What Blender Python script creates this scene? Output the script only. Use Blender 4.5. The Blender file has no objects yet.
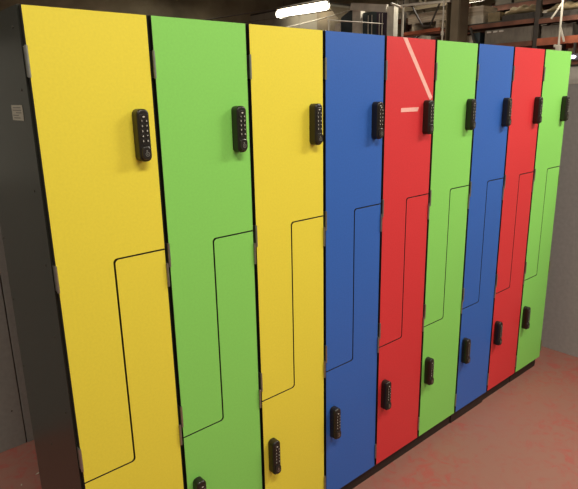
import bpy, bmesh, math, random
from mathutils import Vector, Matrix
random.seed(7)
S = bpy.context.scene
C = S.collection

# ------------------------------------------------------------------ camera
cd = bpy.data.cameras.new('camera'); cam = bpy.data.objects.new('camera', cd); C.objects.link(cam)
cd.sensor_fit = 'HORIZONTAL'; cd.sensor_width = 36; cd.lens = 36*553.363/578; cd.clip_start = .02; cd.shift_x = -.45/578
YAW, PITCH, ROLL = 0.711967779, -0.260645970, -0.0192665690
fw = Vector((math.sin(YAW)*math.cos(PITCH), math.cos(YAW)*math.cos(PITCH), math.sin(PITCH)))
rt = Vector((math.cos(YAW), -math.sin(YAW), 0)); up = rt.cross(fw)
r2 = math.cos(ROLL)*rt+math.sin(ROLL)*up; u2 = -math.sin(ROLL)*rt+math.cos(ROLL)*up
M3 = Matrix((r2, u2, -fw)).transposed()
cam.matrix_world = Matrix.Translation((-.3953, -1.3156, 1.5966)) @ M3.to_4x4()
S.camera = cam

# ------------------------------------------------------------------ view, world
S.view_settings.view_transform = 'Standard'; S.view_settings.look = 'None'
S.view_settings.exposure = 0.0; S.view_settings.gamma = 1; S.view_settings.use_curve_mapping = False
w = bpy.data.worlds.new('world'); S.world = w; w.use_nodes = True
w.node_tree.nodes['Background'].inputs[0].default_value = (1, .96, .90, 1)
w.node_tree.nodes['Background'].inputs[1].default_value = .24

LAMP_COL = (1, .93, .80)
# (x, y, z of the tube, power, direction): hall tubes, plus unseen lamps added to light doors and panels
LAMPS = [(3.0, -1.55, 3.05, 92, 'x'), (0.3, -1.6, 3.05, 56, 'x'), (5.4, -1.5, 3.05, 70, 'x'),
         (8.0, 7.88, 3.30, 8, 'y'), (7.7, 1.78, 2.92, 8, 'y'), (4.6, 3.6, 4.05, 85, 'y'),
         (8.6, 4.9, 4.10, 70, 'y'), (8.6, 12.9, 4.6, 30, 'y'), (-2.0, .6, 3.9, 62, 'y'), (10.3, 5.25, 3.36, 25, 'y')]
for (x, y, z, pw, dr) in LAMPS:
    l = bpy.data.lights.new('tube_light', 'AREA'); l.shape = 'RECTANGLE'
    l.size = .4 if x == 10.3 else 1.45; l.size_y = .12; l.energy = pw; l.color = LAMP_COL
    o = bpy.data.objects.new('tube_light', l); C.objects.link(o)
    o.location = (x, y, z-.03); o.rotation_euler = (0, 0, 0 if dr == 'x' else math.pi/2)

# ------------------------------------------------------------------ materials
def mat(name, col, rough=.6, metal=0, noise=None, emis=None, spec=None, bump=0, coords='Object'):
    m = bpy.data.materials.new(name); m.use_nodes = True
    nt = m.node_tree; b = nt.nodes['Principled BSDF']
    b.inputs['Base Color'].default_value = (*col, 1); b.inputs['Roughness'].default_value = rough
    b.inputs['Metallic'].default_value = metal
    if spec is not None: b.inputs['Specular IOR Level'].default_value = spec
    if emis: b.inputs['Emission Color'].default_value = (*emis[0], 1); b.inputs['Emission Strength'].default_value = emis[1]
    if noise or bump:
        tc = nt.nodes.new('ShaderNodeTexCoord'); n = nt.nodes.new('ShaderNodeTexNoise')
        mp = nt.nodes.new('ShaderNodeMapping')
        nt.links.new(tc.outputs[coords], mp.inputs[0]); nt.links.new(mp.outputs[0], n.inputs['Vector'])
        sc, amt = (noise[0], noise[1]) if noise else (200, 0)
        if noise and len(noise) > 2: mp.inputs['Scale'].default_value = noise[2]
        n.inputs['Scale'].default_value = sc; n.inputs['Detail'].default_value = 5
        if noise:
            cr = nt.nodes.new('ShaderNodeValToRGB')
            cr.color_ramp.elements[0].position = .3; cr.color_ramp.elements[1].position = .7
            cr.color_ramp.elements[0].color = (*[c*(1-amt) for c in col], 1)
            cr.color_ramp.elements[1].color = (*[min(1, c*(1+amt)) for c in col], 1)
            nt.links.new(n.outputs['Fac'], cr.inputs[0]); nt.links.new(cr.outputs[0], b.inputs['Base Color'])
        if bump:
            bp = nt.nodes.new('ShaderNodeBump'); bp.inputs['Strength'].default_value = bump; bp.inputs['Distance'].default_value = .002
            nt.links.new(n.outputs['Fac'], bp.inputs['Height']); nt.links.new(bp.outputs[0], b.inputs['Normal'])
    return m

LAM = {'yellow': mat('yellow_laminate', (.82, .70, .062), .43, noise=(160, .03), spec=.32),
       'green':  mat('green_laminate', (.25, .66, .125), .43, noise=(160, .03), spec=.32),
       'blue':   mat('blue_laminate', (.034, .128, .48), .43, noise=(160, .05), spec=.32),
       'red':    mat('red_laminate', (.66, .038, .044), .43, noise=(160, .04), spec=.32)}
m_carc = mat('black_carcass_laminate', (.020, .0215, .0155), .28, noise=(120, .12), spec=.38)
m_edge = mat('black_door_edging', (.016, .014, .011), .45)
m_plinth = mat('black_plinth', (.012, .009, .007), .5)
m_lock = mat('black_lock_plastic', (.014, .011, .008), .35)
m_knob = mat('dark_lock_knob', (.019, .015, .011), .28)
m_digit = mat('silver_print', (.62, .60, .52), .5)
m_silver = mat('brushed_steel', (.36, .36, .31), .36, .9, noise=(90, .10))
m_tape = mat('faded_white_tape', (.86, .46, .40), .6, noise=(60, .08))
m_paper = mat('paper_label', (.30, .28, .22), .7, noise=(250, .12))
m_ink = mat('grey_ink', (.14, .13, .11), .7)
m_rivet = mat('dull_rivet', (.10, .095, .08), .4, .5)

# the red floor paint, scuffed and worn
m_floor = bpy.data.materials.new('worn_red_floor_paint'); m_floor.use_nodes = True
nt = m_floor.node_tree; b = nt.nodes['Principled BSDF']; b.inputs['Roughness'].default_value = .62
tc = nt.nodes.new('ShaderNodeTexCoord')
n1 = nt.nodes.new('ShaderNodeTexNoise'); n1.inputs['Scale'].default_value = 16; n1.inputs['Detail'].default_value = 8; n1.inputs['Roughness'].default_value = .65; n1.inputs['Distortion'].default_value = 1.1
n2 = nt.nodes.new('ShaderNodeTexNoise'); n2.inputs['Scale'].default_value = 1.7; n2.inputs['Detail'].default_value = 3
mx = nt.nodes.new('ShaderNodeMath'); mx.operation = 'MULTIPLY_ADD'; mx.inputs[1].default_value = .45
cr = nt.nodes.new('ShaderNodeValToRGB'); e = cr.color_ramp.elements
e[0].position = .58; e[0].color = (.345, .088, .070, 1); e[1].position = .80; e[1].color = (.285, .132, .100, 1)
x_ = e.new(.68); x_.color = (.30, .118, .090, 1)
for n in (n1, n2): nt.links.new(tc.outputs['Object'], n.inputs['Vector'])
nt.links.new(n2.outputs['Fac'], mx.inputs[0]); nt.links.new(n1.outputs['Fac'], mx.inputs[2])
nt.links.new(mx.outputs[0], cr.inputs[0]); nt.links.new(cr.outputs[0], b.inputs['Base Color'])
n3 = nt.nodes.new('ShaderNodeTexNoise'); n3.inputs['Scale'].default_value = 90; bp = nt.nodes.new('ShaderNodeBump'); bp.inputs['Strength'].default_value = .12
nt.links.new(tc.outputs['Object'], n3.inputs['Vector']); nt.links.new(n3.outputs['Fac'], bp.inputs['Height']); nt.links.new(bp.outputs[0], b.inputs['Normal'])

m_wall = mat('dim_hall_cladding', (.36, .31, .20), .85, noise=(.9, .4))
m_ceil = mat('dark_roof_sheeting', (.25, .20, .13), .85, noise=(.8, .35))
m_part = mat('grey_powder_coat', (.35, .36, .33), .55, noise=(45, .07))
m_part2 = mat('mid_grey_board', (.40, .39, .375), .6, noise=(45, .07))
m_partlt = mat('pale_grey_band', (.62, .59, .53), .6, noise=(60, .05))
m_seam = mat('dark_seam', (.015, .013, .010), .7)
m_orange = mat('orange_rack_paint', (.36, .10, .045), .6, noise=(6, .35))
m_rust = mat('rusty_brown_steel', (.16, .062, .035), .7, noise=(5, .4))
m_olive = mat('olive_brown_steel', (.15, .12, .075), .7, noise=(2.5, .3))
m_dark = mat('dark_steel', (.045, .037, .028), .6, noise=(6, .3))
m_pale = mat('pale_grey_steel', (.60, .57, .48), .6, noise=(5, .2))
m_wood = mat('weathered_pale_timber', (.50, .43, .33), .8, noise=(4, .35, (1, .3, 9)))
m_teal = mat('dark_teal_sheet', (.034, .052, .058), .6, noise=(4, .25))
m_plum = mat('dark_plum_sheet', (.050, .036, .058), .6, noise=(4, .25))
m_tan = mat('tan_canvas', (.30, .235, .13), .85, noise=(5, .35), bump=.5)
m_card = mat('pale_carton', (.52, .47, .38), .8, noise=(9, .25))
m_gmesh = mat('grey_ribbed_sheet', (.17, .15, .12), .7, noise=(5, .25))
m_cabin = mat('cream_grey_cabin_panel', (.25, .235, .185), .7, noise=(1.5, .15))
m_tube = mat('glowing_tube', (1, .95, .85), .4, emis=((1, .90, .70), 7))
m_tubecool = mat('glowing_cool_lamp', (.9, .9, 1), .4, emis=((.72, .74, 1), 5))
m_white = mat('white_lamp_body', (.6, .57, .5), .5)

# ------------------------------------------------------------------ helpers
def box(bm, x0, x1, y0, y1, z0, z1, mi=0, bev=0):
    g = bmesh.ops.create_cube(bm, size=1)['verts']
    for v in g: v.co = Vector(((x0+x1)/2+v.co.x*(x1-x0), (y0+y1)/2+v.co.y*(y1-y0), (z0+z1)/2+v.co.z*(z1-z0)))
    fs = {f for v in g for f in v.link_faces}
    for f in fs: f.material_index = mi
    if bev:
        es = list({e for f in fs for e in f.edges})
        r = bmesh.ops.bevel(bm, geom=es, offset=bev, segments=2, profile=.5, affect='EDGES')
        for f in r['faces']: f.material_index = mi
def tube(bm, p, q, r, seg=12, mi=0, r2_=None):
    p, q = Vector(p), Vector(q); d = q-p
    g = bmesh.ops.create_cone(bm, cap_ends=True, segments=seg, radius1=r, radius2=r if r2_ is None else r2_, depth=d.length)['verts']
    R = d.to_track_quat('Z', 'Y').to_matrix()
    for v in g: v.co = R @ v.co + (p+q)/2
    for f in {f for v in g for f in v.link_faces}:
        f.material_index = mi; f.smooth = len(f.verts) == 4
        if len(f.verts) != 4:
            for e in f.edges: e.smooth = False
def bar(bm, p, q, wx, wz, mi=0):
    """a rectangular bar from p to q"""
    p, q = Vector(p), Vector(q); d = q-p
    g = bmesh.ops.create_cube(bm, size=1)['verts']
    R = d.to_track_quat('Z', 'Y').to_matrix()
    for v in g: v.co = R @ Vector((v.co.x*wx, v.co.y*wz, v.co.z*d.length)) + (p+q)/2
    for f in {f for v in g for f in v.link_faces}: f.material_index = mi
def prism(bm, pts, y0, y1, mi=0, bev=0, side=None):
    """outline pts (x, z), front at y0 (towards the viewer), back at y1; the front edge may be bevelled"""
    f = bm.faces.new([bm.verts.new((x, y1, z)) for x, z in pts]); f.material_index = mi
    r = bmesh.ops.extrude_face_region(bm, geom=[f])
    vs = [v for v in r['geom'] if isinstance(v, bmesh.types.BMVert)]
    for v in vs: v.co.y = y0
    ff = [g for g in r['geom'] if isinstance(g, bmesh.types.BMFace)][0]
    for g in ff.edges:
        for h in g.link_faces: h.material_index = mi
    if bev:
        n = 2 if bev < .003 else 4
        rr = bmesh.ops.bevel(bm, geom=list(ff.edges), offset=bev, segments=n, profile=.5, affect='EDGES')
        for g in rr['faces']: g.material_index = mi if side is None else side; g.smooth = bev > .003
    if side is not None:
        bm.normal_update()
        for g in bm.faces:
            if abs(g.normal.y) < .99: g.material_index = side
def obj(name, bm, mats, parent=None):
    bmesh.ops.recalc_face_normals(bm, faces=bm.faces[:])
    me = bpy.data.meshes.new(name); bm.to_mesh(me); bm.free()
    for m in (mats if isinstance(mats, (list, tuple)) else [mats]): me.materials.append(m)
    o = bpy.data.objects.new(name, me); C.objects.link(o); o.parent = parent
    return o
def tag(o, label, cat, group=None, kind=None):
    o['label'] = label; o['category'] = cat
    if group: o['group'] = group
    if kind: o['kind'] = kind
    return o
def thing(name, label, cat, loc, group=None):
    o = bpy.data.objects.new(name, None); C.objects.link(o); o.location = loc; o.empty_display_size = .05
    return tag(o, label, cat, group)
def struct(name, bm, m, parent=None):
    o = obj(name, bm, m, parent)
    if parent is None: o['kind'] = 'structure'
    return o
def simple(name, m, parent, *boxes, bev=0):
    bm = bmesh.new()
    for b_ in boxes: box(bm, *b_, bev=bev)
    return obj(name, bm, m, parent)
def arc(cx, cz, r, a0, a1, n=6):
    return [(cx+r*math.cos(math.radians(a0+(a1-a0)*k/n)), cz+r*math.sin(math.radians(a0+(a1-a0)*k/n))) for k in range(n+1)]

# ------------------------------------------------------------------ the hall
bm = bmesh.new(); box(bm, -6, 15, -6, 15, -.12, 0); struct('floor', bm, m_floor)
bm = bmesh.new(); box(bm, -6, 15, -6, 15, 5.0, 5.1); struct('ceiling', bm, m_ceil)
bm = bmesh.new(); box(bm, -6, 15, 15, 15.15, 0, 5.0); struct('wall_back', bm, m_wall)
bm = bmesh.new(); box(bm, 15, 15.15, -6, 15.15, 0, 5.0); struct('wall_right', bm, m_wall)

# ------------------------------------------------------------------ lockers
P = .3; G = .006; Z0, ZT = .07, 1.7958; ZU, ZL = 1.2047, .6155; XM = .1498; SV, SH = .0021, .0016
def upper_outline():
    R = .011
    p = [(G, ZT), (G, ZL+SH)]
    p += arc(XM-SV-R, ZL+SH+R, R, -90, 0)                      # rounded lower corner of the tongue
    rr = R
    p += arc(XM-SV+rr, ZU+SH-rr, rr, 180, 90)                  # hollow corner round the lower door
    p += [(P-G, ZU+SH), (P-G, ZT)]
    return p
def lower_outline():
    R = .011
    p = [(G, Z0), (P-G, Z0), (P-G, ZU-SH)]
    p += arc(XM+SV+R, ZU-SH-R, R, 90, 180)
    p += arc(XM+SV-R, ZL-SH+R, R, 0, -90)
    p += [(G, ZL-SH)]
    return p

locker = thing('locker', '', 'locker', (0, 0, 0), 'row of Z-door lockers')
T = .018; e_ = .0004
bm = bmesh.new()
box(bm, e_, T, .0145, .44, Z0, 1.7975, bev=.0008); box(bm, P-T, P-e_, .0145, .44, Z0, 1.7975, bev=.0008)
box(bm, T, P-T, .0145, .44, 1.7975-T, 1.7975); box(bm, T, P-T, .0145, .44, Z0, Z0+T)
box(bm, T, P-T, .432, .44, Z0+T, 1.7975-T)
# the stepped divider behind the seam
box(bm, XM-.009, XM+.009, .0145, .432, ZL-.009, ZU+.009)
box(bm, T, XM-.009, .0145, .432, ZL-.009, ZL+.009); box(bm, XM+.009, P-T, .0145, .432, ZU-.009, ZU+.009)
carc = obj('carcass', bm, m_carc, locker)
bm = bmesh.new(); box(bm, e_, P-e_, .024, .42, 0, Z0-.0002)
plinth = obj('plinth', bm, m_plinth, locker)
bm = bmesh.new(); prism(bm, upper_outline(), 0, .013, bev=.0006, side=1); ud = obj('upper_door', bm, [LAM['yellow'], m_edge], locker)
bm = bmesh.new(); prism(bm, lower_outline(), 0, .013, bev=.0006, side=1); ld = obj('lower_door', bm, [LAM['yellow'], m_edge], locker)
def hinge_mesh():
    bm = bmesh.new()
    for k in range(3):                                          # three knuckles
        a = -.032+k*.0214; tube(bm, (0, -.0030, a), (0, -.0030, a+.0212), .0035, 16)
    tube(bm, (0, -.003, -.0335), (0, -.003, .0335), .0033, 12)   # pin
    box(bm, -.0010, .0010, -.001, .0143, -.032, .032)           # leaf folded into the gap
    bmesh.ops.recalc_face_normals(bm, faces=bm.faces[:])
    me = bpy.data.meshes.new('hinge'); bm.to_mesh(me); bm.free(); me.materials.append(m_silver); return me
hm = hinge_mesh()
for d, hx, zs in ((ud, .0041, (1.681, 1.186, .689)), (ld, P-.0041, (1.132, .632, .143))):
    for z in zs:
        h = bpy.data.objects.new('hinge', hm); C.objects.link(h); h.parent = d; h.location = (hx, 0, z)

# the keypad lock: body, turn knob, ten numbered buttons
def stadium(hw, zb, zt, rc):
    return (arc(hw-rc, zt-rc, rc, 0, 90, 7)+arc(-hw+rc, zt-rc, rc, 90, 180, 7)
            + arc(-hw+rc, zb+rc, rc, 180, 270, 7)+arc(hw-rc, zb+rc, rc, 270, 360, 7))
def text_mesh(ch, size, flip=False):
    c = bpy.data.curves.new('t', 'FONT'); c.body = ch; c.size = size; c.align_x = 'CENTER'; c.align_y = 'CENTER'; c.extrude = .0002; c.offset = size*.03
    o = bpy.data.objects.new('t', c); C.objects.link(o)
    bpy.context.view_layer.update()
    me = bpy.data.meshes.new_from_object(o.evaluated_get(bpy.context.evaluated_depsgraph_get()))
    bpy.data.objects.remove(o); return me
def make_lock(parent):
    bm = bmesh.new(); prism(bm, stadium(.0165, -.0645, .0645, .0135), -.0285, -.0003, bev=.0055)
    # raised keypad field and a little mark on top
    body = obj('keypad_lock', bm, [m_lock, m_digit], parent)
    bm = bmesh.new(); prism(bm, stadium(.0118, -.0225, .052, .005), -.0300, -.0280, bev=.0006); kp = obj('keypad_field', bm, m_knob, body)
    bm = bmesh.new(); prism(bm, [(-.0042, .0455), (0, .0435), (.0042, .0455), (0, .0475)], -.0305, -.0296); obj('lock_mark', bm, m_digit, body)
    bm = bmesh.new(); prism(bm, stadium(.0128, -.0595, -.026, .0115), -.0335, -.0280, bev=.002); kn = obj('turn_knob', bm, m_knob, body)
    # silver ring with a small key sign on the knob
    bm = bmesh.new(); c0 = Vector((0.001, -.0337, -.0455)); N = 24
    ring = []
    for k in range(N):
        a = 2*math.pi*k/N; ring.append([bm.verts.new(c0+Vector((r_*math.cos(a), dy, r_*math.sin(a)))) for r_, dy in ((.0042, 0), (.0058, 0), (.0058, -.0006), (.0042, -.0006))])
    for k in range(N):
        A, B = ring[k], ring[(k+1) % N]
        for j in range(4): bm.faces.new((A[j], A[(j+1) % 4], B[(j+1) % 4], B[j]))
    box(bm, c0.x-.0009, c0.x+.0009, -.0343, -.0334, c0.z+.0054, c0.z+.0105); box(bm, c0.x-.0035, c0.x, -.0343, -.0334, c0.z+.0085, c0.z+.0100)
    box(bm, c0.x-.0035, c0.x, -.0343, -.0334, c0.z+.0062, c0.z+.0074); box(bm, c0.x-.0012, c0.x+.0012, -.0343, -.0334, c0.z-.0022, c0.z+.0022)
    obj('key_emblem', bm, m_silver, body)
    for k, ch in enumerate('1234567890'):
        col, row = k//5, k % 5
        bm = bmesh.new(); tube(bm, (0, -.0002, 0), (0, -.0016, 0), .0045, 14, 0, .0042)
        tm = text_mesh(ch, .0058); n0 = len(bm.faces)
        bm2 = bmesh.new(); bm2.from_mesh(tm)
        R = Matrix.Rotation(math.pi/2, 4, 'X'); bmesh.ops.transform(bm2, matrix=Matrix.Translation((0, -.0018, 0)) @ R, verts=bm2.verts[:])
        bm2.to_mesh(tm); bm2.free()
        old = set(bm.faces); bm.from_mesh(tm)
        for f in bm.faces: f.material_index = 0 if f in old else 1
        o = obj('key_button', bm, [m_lock, m_digit], body); o.location = (-.0062+col*.0124, -.0299, .0355-row*.0122)
    return body
lk1 = make_lock(locker); lk1.location = (.2495, 0, 1.5105)

def copy_tree(o, parent=None):
    c = o.copy(); C.objects.link(c)
    c.parent = parent
    for ch in list(o.children): copy_tree(ch, c)
    return c
lk2 = copy_tree(lk1, locker); lk2.location = (.042, 0, .395)

for d in (ud, ld): d.material_slots[0].link = 'OBJECT'; d.material_slots[0].material = LAM['yellow']
COLS = ['yellow', 'green', 'yellow', 'blue', 'red', 'green', 'blue', 'red', 'green']
LABELS = ['yellow tall locker at the near left end of the row, its dark side panel showing',
          'green locker standing between the two yellow lockers',
          'yellow locker standing between the first green locker and a blue locker',
          'blue locker standing between a yellow locker and the red one with tape strips',
          'red locker with two faded white tape strips on its upper door',
          'green locker between the red locker with tape and a blue locker',
          'narrow-looking blue locker between a green locker and the plain red locker',
          'plain red locker without tape, second from the far right end of the row',
          'light green locker at the far right end of the row, nearest the grey board']
units = [locker]
for i in range(1, 9): units.append(copy_tree(locker))
for i, u in enumerate(units):
    u.location = (i*P, [0, 0, 0, 0, 0, 0, 0, 0, 0][i], 0); u['label'] = LABELS[i]
    for ch in u.children:
        if 'door' in ch.name:
            ch.material_slots[0].link = 'OBJECT'; ch.material_slots[0].material = LAM[COLS[i]]
            ch['label'] = f"{COLS[i]} laminate {'upper' if ch.name.startswith('upper') else 'lower'} door with a stepped edge"
# plinths are not quite in line: every second joint steps a little
for i, u in enumerate(units):
    for ch in u.children:
        if ch.name.startswith('plinth'): ch.location = (0, (0, 0, 0, 0, 0, 0, -.004, .003, .001)[i], 0)

# tape on the red locker (fifth)
door5 = [c for c in units[4].children if c.name.startswith('upper_door')][0]
bm = bmesh.new(); prism(bm, [(.0965, 1.7945), (.1180, 1.7945), (.2905, 1.577), (.2905, 1.612), (.2800, 1.6150)][:0] or [(.0950, 1.7948), (.1190, 1.7948), (.2885, 1.5860), (.2790, 1.5760), (.2715, 1.5765)], -.0005, -.0001)
t1 = obj('tape_strip', bm, m_tape, door5); t1['label'] = 'long diagonal strip of faded white tape'
bm = bmesh.new(); prism(bm, [(.0975, 1.5490), (.2050, 1.5495), (.1975, 1.5345), (.0960, 1.5340)], -.0005, -.0001)
t2 = obj('tape_strip', bm, m_tape, door5); t2['label'] = 'short horizontal strip of faded white tape'
# paper label and rivets on the near side panel
bm = bmesh.new(); box(bm, -.0005, -.0001, .066, .152, 1.555, 1.590, 0)
for k, (a, b_) in enumerate(((.080, .14), (.075, .145), (.078, .12), (.10, .145), (.09, .14))):
    z = 1.584-k*.0058; box(bm, -.0007, -.0004, a, b_, z-.0011, z+.0011, 1)
o = obj('paper_label', bm, [m_paper, m_ink], locker); o['label'] = 'small white printed sticker on the side panel'
for (y, z) in ((.057, 1.756), (.056, 1.623), (.066, 1.392), (.058, 1.209), (.064, 1.018), (.061, .801), (.42, 1.214), (.42, 1.023), (.42, .802), (.239, .616)):
    bm = bmesh.new(); tube(bm, (-.0012, y, z), (.002, y, z), .0030, 10); obj('rivet', bm, m_rivet, locker)

# ------------------------------------------------------------------ grey steel panels behind, on the left
def panel(x0, x1, label):
    t = thing('steel_partition', label, 'partition', ((x0+x1)/2, 1.31, 0), 'steel partitions behind the lockers')
    hw = (x1-x0)/2-.0015
    simple('sheet', m_part, t, (-hw, hw, 0, .025, 0, 1.80), bev=.001)
    simple('top_rail', m_part, t, (-hw, hw, -.002, .03, 1.802, 1.84), bev=.001)
    for s in (-1, 1): simple('stiffener', m_part, t, (s*(hw-.022)-.02, s*(hw-.022)+.02, .026, .06, 0, 1.80))
    return t
panel(.166, 1.06, 'plain grey steel panel right of the dark seam, behind the near locker')
p2 = panel(-.74, .163, 'plain grey steel panel left of the dark seam, small hole near its foot')
bm = bmesh.new(); tube(bm, (.41, -.0004, .19), (.41, .002, .19), .0035, 10); obj('hole', bm, m_seam, p2)
panel(-1.64, -.743, 'plain grey steel panel furthest left of the lockers, mirrored in their side panel')
for (x, y, a, s_) in ((.129, 1.033, .3, .011), (.051, 1.002, 1.2, .005)):
    bm = bmesh.new(); prism(bm, [(-s_, -.002), (-s_*.2, -.003), (s_, -.001), (s_*.9, .0015), (0, .003), (-s_, .002)], -.001, .001)
    for v in bm.verts: v.co = Vector((v.co.x*math.cos(a)-v.co.z*math.sin(a), v.co.x*math.sin(a)+v.co.z*math.cos(a), v.co.y+.0011))
    o = obj('paper_scrap', bm, m_card); o.location = (x, y, 0)
    tag(o, 'pale scrap of litter on the red floor, ' + ('the longer one, closer to the grey panel' if s_ > .01 else 'the tiny one, further from the grey panel'), 'litter', 'litter scraps on the floor')

# grey board at the right-hand end of the row
t = thing('partition_board', 'mid grey partition board with a pale top band, right of the last green locker', 'partition', (2.993, -.6, 0))
simple('board', m_part2, t, (0, .03, -1.6, 1.3, .0, 1.637), bev=.001)
simple('top_band', m_partlt, t, (0, .03, -1.6, 1.3, 1.638, 1.733), bev=.001)
simple('cap_rail', m_dark, t, (-.004, .034, -1.6, 1.3, 1.734, 1.745))

# ------------------------------------------------------------------ lamps
def tube_lamp(x, y, z, dr, label, L=1.5, chain=True, r=.040, top=5.0, mt=m_tube):
    t = thing('batten_lamp', label, 'lamp', (x, y, z), 'batten lamps of the hall'); t.rotation_euler = (0, 0, 0 if dr == 'x' else math.pi/2)
    simple('lamp_body', m_white, t, (-L/2+.05, L/2-.05, -.04, .04, r+.004, r+.05), bev=.006)
    bm = bmesh.new(); e0 = L/2-.03-r*.8
    tube(bm, (-e0, 0, 0), (e0, 0, 0), r, 20)
    for s in (-1, 1): tube(bm, (s*e0, 0, 0), (s*(e0+r*.5), 0, 0), r, 20, 0, r*.87); tube(bm, (s*(e0+r*.5), 0, 0), (s*(e0+r*.8), 0, 0), r*.87, 20, 0, r*.5)
    obj('lamp_tube', bm, mt, t)
    for s in (-1, 1):
        simple('end_cap', m_white, t, (s*(L/2-.03)-.012, s*(L/2-.03)+.012, -.018, .018, -.02, r+.03), bev=.004)
        if chain:
            bm = bmesh.new(); tube(bm, (s*L*.35, 0, r+.045), (s*L*.35, 0, top-z), .006, 6); obj('suspension_rod', bm, m_dark, t)
    return t
LL = ['unlit-from-view batten lamp hung in front of the lockers, middle of the aisle', 'batten lamp hung over the near end of the locker aisle',
      'batten lamp hung beyond the grey board', 'bright warm tube lamp hanging above the second yellow locker',
      'bright tube lamp cut by the top edge, above the far red locker', 'batten lamp hung over the space behind the lockers',
      'batten lamp hung high over the far pallet rack', 'batten lamp high up in the dark hall behind the first green locker',
      'batten lamp hung over the aisle left of the lockers',
      'short batten lamp glowing between the racks, right of the olive column']
LL[0] = 'batten lamp hung in front of the lockers over the middle of the aisle'
for (x, y, z, pw, dr), lb in zip(LAMPS, LL):
    tube_lamp(x, y, z+.045, dr, lb, r=.085 if abs(y-7.88) < .01 else .04, L=1.62 if abs(y-7.88) < .01 else .5 if x == 10.3 else 1.5)

# ------------------------------------------------------------------ far end of the hall
# olive column
t = thing('steel_column', 'tall olive brown steel column rising behind the middle green locker', 'column', (7.80, 4.01, 0))
simple('web', m_olive, t, (-.01, .01, -.11, .11, .02, 4.99)); 
for s in (-1, 1): simple('flange', m_olive, t, (-.12, .12, s*.118-.008, s*.118+.008, .02, 4.99))
simple('face_plate', m_olive, t, (-.14, -.125, -.118, .02, .02, 4.99)); simple('base_plate', m_olive, t, (-.2, .2, -.2, .2, 0, .02))
bm = bmesh.new(); tube(bm, (7.62, 4.145, 0), (7.62, 4.145, 4.99), .013, 8); tube(bm, (7.62, 4.145, 2.50), (7.62, 4.145, 2.56), .026, 8)
tag(obj('conduit', bm, m_pale), 'thin pale vertical conduit running beside the olive steel column', 'pipe')

# pallet rack running away along y, just past the lockers
RX0, RX1 = 8.02, 9.0
t = thing('pallet_rack', 'long pallet rack with orange beams, above and behind the right half of the locker row', 'rack', (RX0, 0, 0))
for y in (5.23, 2.80, .55):
    for x in (0, RX1-RX0):
        simple('upright', m_dark, t, (x-.03, x+.03, y-.035, y+.035, 0, 3.0 if y > 1 else 3.3))
    bm = bmesh.new()
    for k in range(5):
        z = .2+k*.55; bar(bm, (.03, y, z), (RX1-RX0-.03, y, z+.5), .02, .03)
    obj('frame_brace', bm, m_dark, t)
def beam(y0, y1, z, m, h=.085):
    for x in (0, RX1-RX0):
        simple('beam', m, t, (x-.058, x-.031, y0, y1, z-h/2, z+h/2))
beam(2.84, 5.19, 2.605, m_rust, .06); beam(.59, 2.76, 2.585, m_rust, .065)
beam(2.84, 5.19, 2.295, m_rust, .07); beam(.59, 2.76, 2.30, m_orange, .10); beam(2.84, 5.19, 1.20, m_orange, .10); beam(.59, 2.76, 1.95, m_rust, .10)
bm = bmesh.new()
bar(bm, (-.07, 5.19, 2.625), (-.07, 4.42, 2.640), .02, .055); obj('orange_rail', bm, m_orange, t)
for y0, y1, z in ((2.84, 5.19, 2.64), (.59, 2.76, 2.625)): simple('shelf_deck', m_dark, t, (-.02, RX1-RX0-.06, y0, y1, z, z+.02))
for y0, y1, z in ((2.84, 5.19, 2.325), (.59, 2.76, 2.345)): simple('shelf_deck', m_dark, t, (-.02, RX1-RX0-.06, y0, y1, z-.02, z))

def goods(name, label, cat, m, x0, x1, y0, y1, z0, z1, bev=.006, ribs=0, group=None):
    bm = bmesh.new(); box(bm, x0, x1, y0, y1, z0, z1, bev=bev)
    for k in range(ribs):
        y = y0+(y1-y0)*(k+.5)/ribs; box(bm, x0-.006, x0+.004, y-.012, y+.012, z0+.01, z1-.01)
    o = obj(name, bm, m); return tag(o, label, cat, group)
# pale timbers on the upper deck left of the column
for k, (a, b_, dz) in enumerate(((0, .33, 0), (.34, .62, 0), (.0, .30, .079), (.31, .6, .079))):
    bm = bmesh.new(); box(bm, 8.06+a, 8.06+b_, 4.45, 5.17, 2.79+dz, 2.868+dz, bev=.004)
    o = obj('timber_board', bm, m_wood)
    tag(o, 'pale timber board in the rack left of the column, ' + ['front board of the lower layer', 'rear board of the lower layer', 'front board of the upper layer', 'rear board of the upper layer'][k], 'board', 'timber boards on the rack')
for y in (4.55, 5.05):
    o = simple('timber_bearer', m_wood, None, (8.06, 8.66, y-.03, y+.03, 2.6602, 2.7895)); tag(o, 'short bearer block under the pale boards, ' + ('nearer the column' if y < 5 else 'further from the column'), 'block', 'bearers under the boards')
# loose bits on the lower deck, left of the column
for k, y in enumerate((5.02, 4.86, 4.72, 4.56)):
    o = goods('steel_fitting', 'small dull steel fitting below the orange rail, ' + ['furthest from the column', 'second furthest from the column', 'second nearest the column', 'nearest the column'][k], 'fitting', m_pale if k % 2 else m_dark, 8.05, 8.14, y-.035, y+.035, 2.326, 2.40+.03*(k % 3), ribs=0, group='steel fittings on the lower deck')
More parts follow.
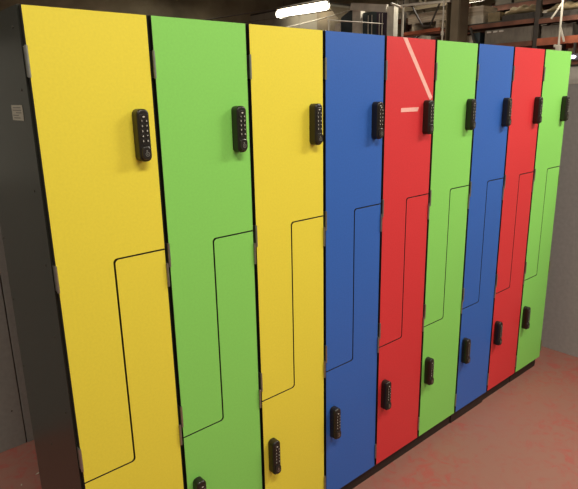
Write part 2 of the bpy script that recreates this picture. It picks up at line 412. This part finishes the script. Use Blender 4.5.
# right of the column
goods('carton', 'pale carton on the upper deck directly right of the column', 'box', m_card, 8.05, 8.55, 3.70, 4.06, 2.6602, 2.79)
goods('carton', 'grey mottled carton stacked on the pale carton right of the column', 'box', m_wood, 8.07, 8.5, 3.72, 4.0, 2.7905, 2.93)
goods('carton', 'small tan carton on the upper deck, next beyond the pale cartons', 'box', m_tan, 8.05, 8.35, 3.42, 3.62, 2.6602, 2.80)
goods('carton', 'white carton on the lower deck just right of the column', 'box', m_card, 8.05, 8.4, 3.86, 4.02, 2.3252, 2.50)
goods('carton', 'grey blue carton on the lower deck beside the white carton', 'box', m_teal, 8.05, 8.4, 3.74, 3.85, 2.3252, 2.53)
goods('dark_crate', 'long dark slatted crate on the upper deck under the tan canvas roll', 'crate', m_dark, 8.04, 8.7, 2.86, 3.38, 2.6602, 2.735, ribs=7)
goods('dark_crate', 'dark slatted crate on the upper deck at the far right end', 'crate', m_dark, 8.04, 8.7, 2.1, 2.74, 2.646, 2.70, ribs=6)
goods('ribbed_sheet_stack', 'long grey ribbed sheet bundle between the two rack beams', 'bundle', m_gmesh, 8.03, 8.8, 2.86, 3.64, 2.3256, 2.545, ribs=12)
goods('ribbed_sheet_stack', 'grey ribbed sheet bundle continuing right of the dark rack upright', 'bundle', m_gmesh, 8.03, 8.8, 2.30, 2.74, 2.3462, 2.52, ribs=7)
# tan canvas rolls: lumpy
def canvas_roll(y0, y1, zb, lab):
    bm = bmesh.new(); N, K = 14, 26; rows = []
    for k in range(K+1):
        y = y0+(y1-y0)*k/K; q = math.sin(math.pi*min(1, (k+1.5)/(K+3)))**.4
        rz = (.056+.010*math.sin(k*.9+y0)+.007*math.sin(k*2.3))*q; rx = .16*q
        rows.append([bm.verts.new((8.22+rx*math.cos(2*math.pi*j/N), y, zb+rz+rz*math.sin(2*math.pi*j/N))) for j in range(N)])
    for k in range(K):
        for j in range(N): bm.faces.new((rows[k][j], rows[k][(j+1) % N], rows[k+1][(j+1) % N], rows[k+1][j])).smooth = True
    bm.faces.new(rows[0]); bm.faces.new(rows[-1])
    tag(obj('canvas_roll', bm, m_tan), lab, 'roll', 'canvas rolls on the rack')
canvas_roll(2.86, 3.40, 2.737, 'lumpy tan canvas roll on the dark crate left of the dark rack upright')
canvas_roll(2.14, 2.74, 2.702, 'lumpy tan canvas roll on the dark crate right of the dark rack upright')
# lit gaps, their light painted as small white blocks on the bundle
for k, y in enumerate((3.56, 3.46, 3.36)):
    o = goods('reflector', 'small white reflector on the grey bundle, ' + ['nearest the column', 'middle one of three', 'furthest from the column'][k], 'reflector', m_white, 8.012, 8.027, y-.035, y+.035, 2.50, 2.525, .002, group='white reflectors on the grey bundle')

# lattice girder hung in front of the rack
t = thing('lattice_girder', 'lattice roof girder with V braces above the taped red locker', 'girder', (7.70, 4.593, 2.688))
bm = bmesh.new(); bar(bm, (0, .44, .367), (0, -.52, .317), .05, .035); obj('top_chord', bm, m_pale, t)
bm = bmesh.new(); bar(bm, (0, 0, 0), (0, -.158, -.012), .03, .025); obj('bottom_chord', bm, m_dark, t)
bm = bmesh.new(); bar(bm, (0, .0, 0), (0, .24, .35), .022, .022); obj('brace', bm, m_dark, t)
bm = bmesh.new(); bar(bm, (0, -.158, 0), (0, -.32, .32), .022, .022); obj('brace', bm, m_dark, t)
for y in (.40, -.48):
    bm = bmesh.new(); tube(bm, (0, y, .33), (0, y, 2.27), .012, 6); obj('hanger', bm, m_dark, t)
# bent pipe at the left end of the rack
bm = bmesh.new(); tube(bm, (7.90, 5.16, 0), (7.90, 5.16, 3.06), .020, 10); tube(bm, (7.90, 5.16, 3.05), (7.6, 5.18, 3.10), .020, 10)
tag(obj('bent_pipe', bm, m_pale), 'pale bent pipe standing at the left end of the rack, above the tape', 'pipe')

# machine frame with dark sheet panels, above the first blue locker
t = thing('sheet_store', 'pale steel frame holding dark teal and plum sheets, above the nearest blue locker', 'storage frame', (8.0, 6.0, 0))
simple('post', m_pale, t, (0, .12, .23, .44, 0, 3.27)); simple('post', m_pale, t, (0, .12, -.56, -.41, 0, 3.13))
simple('post', m_pale, t, (.02, .12, .78, .93, 0, 2.98))
bm = bmesh.new(); bar(bm, (-.02, .45, 3.235), (-.02, -.42, 3.10), .05, .13); obj('top_beam', bm, m_pale, t)
bm = bmesh.new(); bar(bm, (-.04, 1.2, 3.02), (-.04, -1.0, 3.02), .0, .0); bm.free()
simple('sheet_panel', m_plum, t, (.05, .10, -.41, -.12, 0, 3.08)); simple('sheet_panel', m_teal, t, (.06, .11, -.115, .225, 0, 3.1))
simple('sheet_panel', m_teal, t, (.04, .10, .44, .78, 0, 3.08))
bm = bmesh.new(); f = [bm.verts.new(v) for v in ((.04, .44, 3.081), (.04, .78, 3.081), (.04, .47, 3.21), (.04, .44, 3.21), (.10, .44, 3.081), (.10, .78, 3.081), (.10, .47, 3.21), (.10, .44, 3.21))]
for q in ((0, 1, 2, 3), (7, 6, 5, 4), (0, 4, 5, 1), (1, 5, 6, 2), (2, 6, 7, 3), (3, 7, 4, 0)): bm.faces.new([f[i] for i in q])
obj('gusset', bm, m_teal, t)
for y in (.07, -.02, -.20, -.27):
    bm = bmesh.new(); bar(bm, (.035, y, .02), (.035, y, 3.04), .012, .012); obj('guide_rod', bm, m_pale, t)
# handrail in front of it, running across the hall
t = thing('handrail', 'thin pale handrail crossing in front of the dark sheet frame', 'railing', (6.9, 5.5, 0))
bm = bmesh.new(); tube(bm, (-.38, .12, 2.81), (1.03, .12, 2.842), .010, 8); obj('rail', bm, m_pale, t)
for x in (-.36, 1.0):
    bm = bmesh.new(); tube(bm, (x, .12, 0), (x, .12, 2.815), .010, 8); obj('post', bm, m_pale, t)
# panelled cabin
t = thing('panelled_cabin', 'cream grey panelled cabin top behind the glowing tube lamp', 'cabin', (8.35, 8.9, 0))
box_y = [(.62, 1.20), (.33, .61), (.05, .32), (-.55, .04), (-1.2, -.56)]
for a, b_ in box_y: simple('wall_panel', m_cabin, t, (0, .05, a, b_, 0, 3.50))
simple('roof', m_dark, t, (0, 1.5, -1.2, 1.2, 3.502, 3.54)); simple('side_wall', m_cabin, t, (.055, 1.5, 1.15, 1.2, 0, 3.50)); simple('side_wall', m_cabin, t, (.055, 1.5, -1.2, -1.15, 0, 3.50))
simple('back_wall', m_cabin, t, (1.45, 1.5, -1.145, 1.145, 0, 3.50))
# brown cover leaning between cabin and store
bm = bmesh.new()
pts = [(7.68, 0), (6.80, 0), (6.80, 2.86), (6.98, 3.02), (7.32, 3.38), (7.68, 3.40)]
A = [bm.verts.new((8.25, y, z)) for y, z in pts]; B = [bm.verts.new((8.9, y, z)) for y, z in pts]
bm.faces.new(A); bm.faces.new(B[::-1])
for k in range(len(pts)): bm.faces.new((A[k], A[(k+1) % len(pts)], B[(k+1) % len(pts)], B[k]))
bmesh.ops.translate(bm, verts=bm.verts[:], vec=(0, 0, 0))
tag(obj('machine_hood', bm, m_olive), 'brown machine hood with a slanted shoulder, right of the panelled cabin', 'machine')
# cables through the dark part
def cable(p, q, lab, r=.008, sag=.05, m=m_pale):
    bm = bmesh.new(); p, q = Vector(p), Vector(q); prev = p
    for k in range(1, 13):
        t_ = k/12; c = p.lerp(q, t_); c.z -= sag*4*t_*(1-t_); tube(bm, prev, c, r, 6); prev = c
    tag(obj('cable', bm, m), lab, 'cable', 'cables slung through the hall')
cable((7.7, 14.9, 3.62), (7.7, 6.6, 3.37), 'upper thin cable slung across the dark hall towards the tube lamp', .012, .03, m_gmesh)
cable((7.6, 14.9, 3.42), (7.6, 6.6, 3.16), 'lower thin cable slung across the dark hall', .010, .02, m_gmesh)
cable((8.33, 9.5, 3.10), (7.93, 6.46, 3.165), 'thin pale cable rising past the glowing tube lamp to the dark sheet frame', .010, .03)
# brace and pale lifting bracket on the right
bm = bmesh.new(); bar(bm, (7.93, 3.84, 2.60), (7.93, 3.72, 2.30), .03, .03); tag(obj('diagonal_brace', bm, m_dark), 'short dark diagonal brace against the rack, right of the column', 'brace')
t = thing('lifting_bracket', 'pale lifting bracket with splayed arms above the last green locker', 'bracket', (7.88, 2.40, 2.17))
bm = bmesh.new(); tube(bm, (0, 0, -.02), (0, .02, 2.82), .016, 8); obj('rod', bm, m_pale, t)
bm = bmesh.new(); bar(bm, (0, .0, .62), (0, .14, .42), .022, .022); obj('arm', bm, m_pale, t)
bm = bmesh.new(); bar(bm, (0, .0, .30), (0, -.07, .10), .022, .022); obj('arm', bm, m_pale, t)
bm = bmesh.new(); box(bm, -.03, .03, -.035, .035, -.05, .06, bev=.01); box(bm, -.03, .03, .03, .06, .03, .07, bev=.005); obj('hook_block', bm, m_pale, t)
# small cool lamp beyond the grey board
t = thing('bulkhead_lamp', 'small cool white lamp glowing beyond the last green locker', 'lamp', (7.9, 2.20, 2.06))
bm = bmesh.new(); bmesh.ops.create_uvsphere(bm, u_segments=16, v_segments=8, radius=.033)
for v in bm.verts: v.co.y *= 1.4; v.co.z *= .7; v.co.x *= .6
for f in bm.faces: f.smooth = True
obj('globe', bm, m_tubecool, t); simple('housing', m_dark, t, (.028, .06, -.07, .07, -.05, .05), bev=.01)
simple('mounting_bar', m_dark, t, (.02, .058, -.012, .012, .051, .19))
# roof steelwork further off
for k, (x, z) in enumerate(((9.6, 3.30), (11.5, 3.75))):
    t = thing('roof_truss', ['nearer brown roof truss above the rack', 'further brown roof truss over the far rack'][k], 'truss', (x, 4.5, z), 'roof trusses')
    simple('top_chord', m_olive, t, (-.05, .05, -4, 2.3, .58, .66)); simple('bottom_chord', m_olive, t, (-.05, .05, -4, 2.3, -.04, .04))
    bm = bmesh.new()
    for j in range(8):
        y = -3.9+j*.77; bar(bm, (0, y, .04), (0, y+.38, .58), .03, .03); bar(bm, (0, y+.38, .58), (0, y+.76, .04), .03, .03)
    obj('lattice', bm, m_olive, t)
    for y in (-3.5, 2.2): simple('hanger', m_olive, t, (-.02, .02, y-.02, y+.02, .66, 5.0-z))
# a second rack with mixed goods behind the first
t = thing('pallet_rack', 'second brown pallet rack standing behind the orange one', 'rack', (11.0, 0, 0))
for y in (1.0, 3.4, 5.8, 8.2):
    for x in (0, 1.0): simple('upright', m_rust, t, (x-.04, x+.04, y-.04, y+.04, 0, 3.55))
for y in (1.0, 3.4, 5.8):
    for z in (2.15, 2.75, 3.30):
        for x in (0, 1.0): simple('beam', m_rust, t, (x-.02, x+.02, y+.042, y+2.358, z-.06, z+.04))
        simple('shelf_deck', m_dark, t, (-.01, 1.01, y+.042, y+2.358, z+.041, z+.055))
rnd = random.Random(4); n = 0
spots = {(1.0, 2.15): 'lower left', (1.0, 2.75): 'm'}
names = ['pale', 'brown', 'grey', 'tan']
mm = [m_card, m_olive, m_gmesh, m_tan]
for yi, y in enumerate((1.0, 3.4, 5.8)):
    for zi, z in enumerate((2.15, 2.75, 3.30)):
        yy = y+.12
        for j in range(4):
            wd = rnd.uniform(.34, .5); h = rnd.uniform(.16, .42); k = rnd.randrange(4)
            pos = ['right', 'middle', 'left'][yi]; lev = ['bottom', 'middle', 'top'][zi]
            sl = ['rightmost', 'second from right', 'third from right', 'leftmost'][j]
            goods('carton', f'{names[k]} carton on second rack, {pos} bay, {lev} shelf, {sl}', 'box', mm[k], 11.02, 11.7, yy, yy+wd, z+.0555, z+.0555+h, group='cartons on the second rack')
            yy += wd+.05
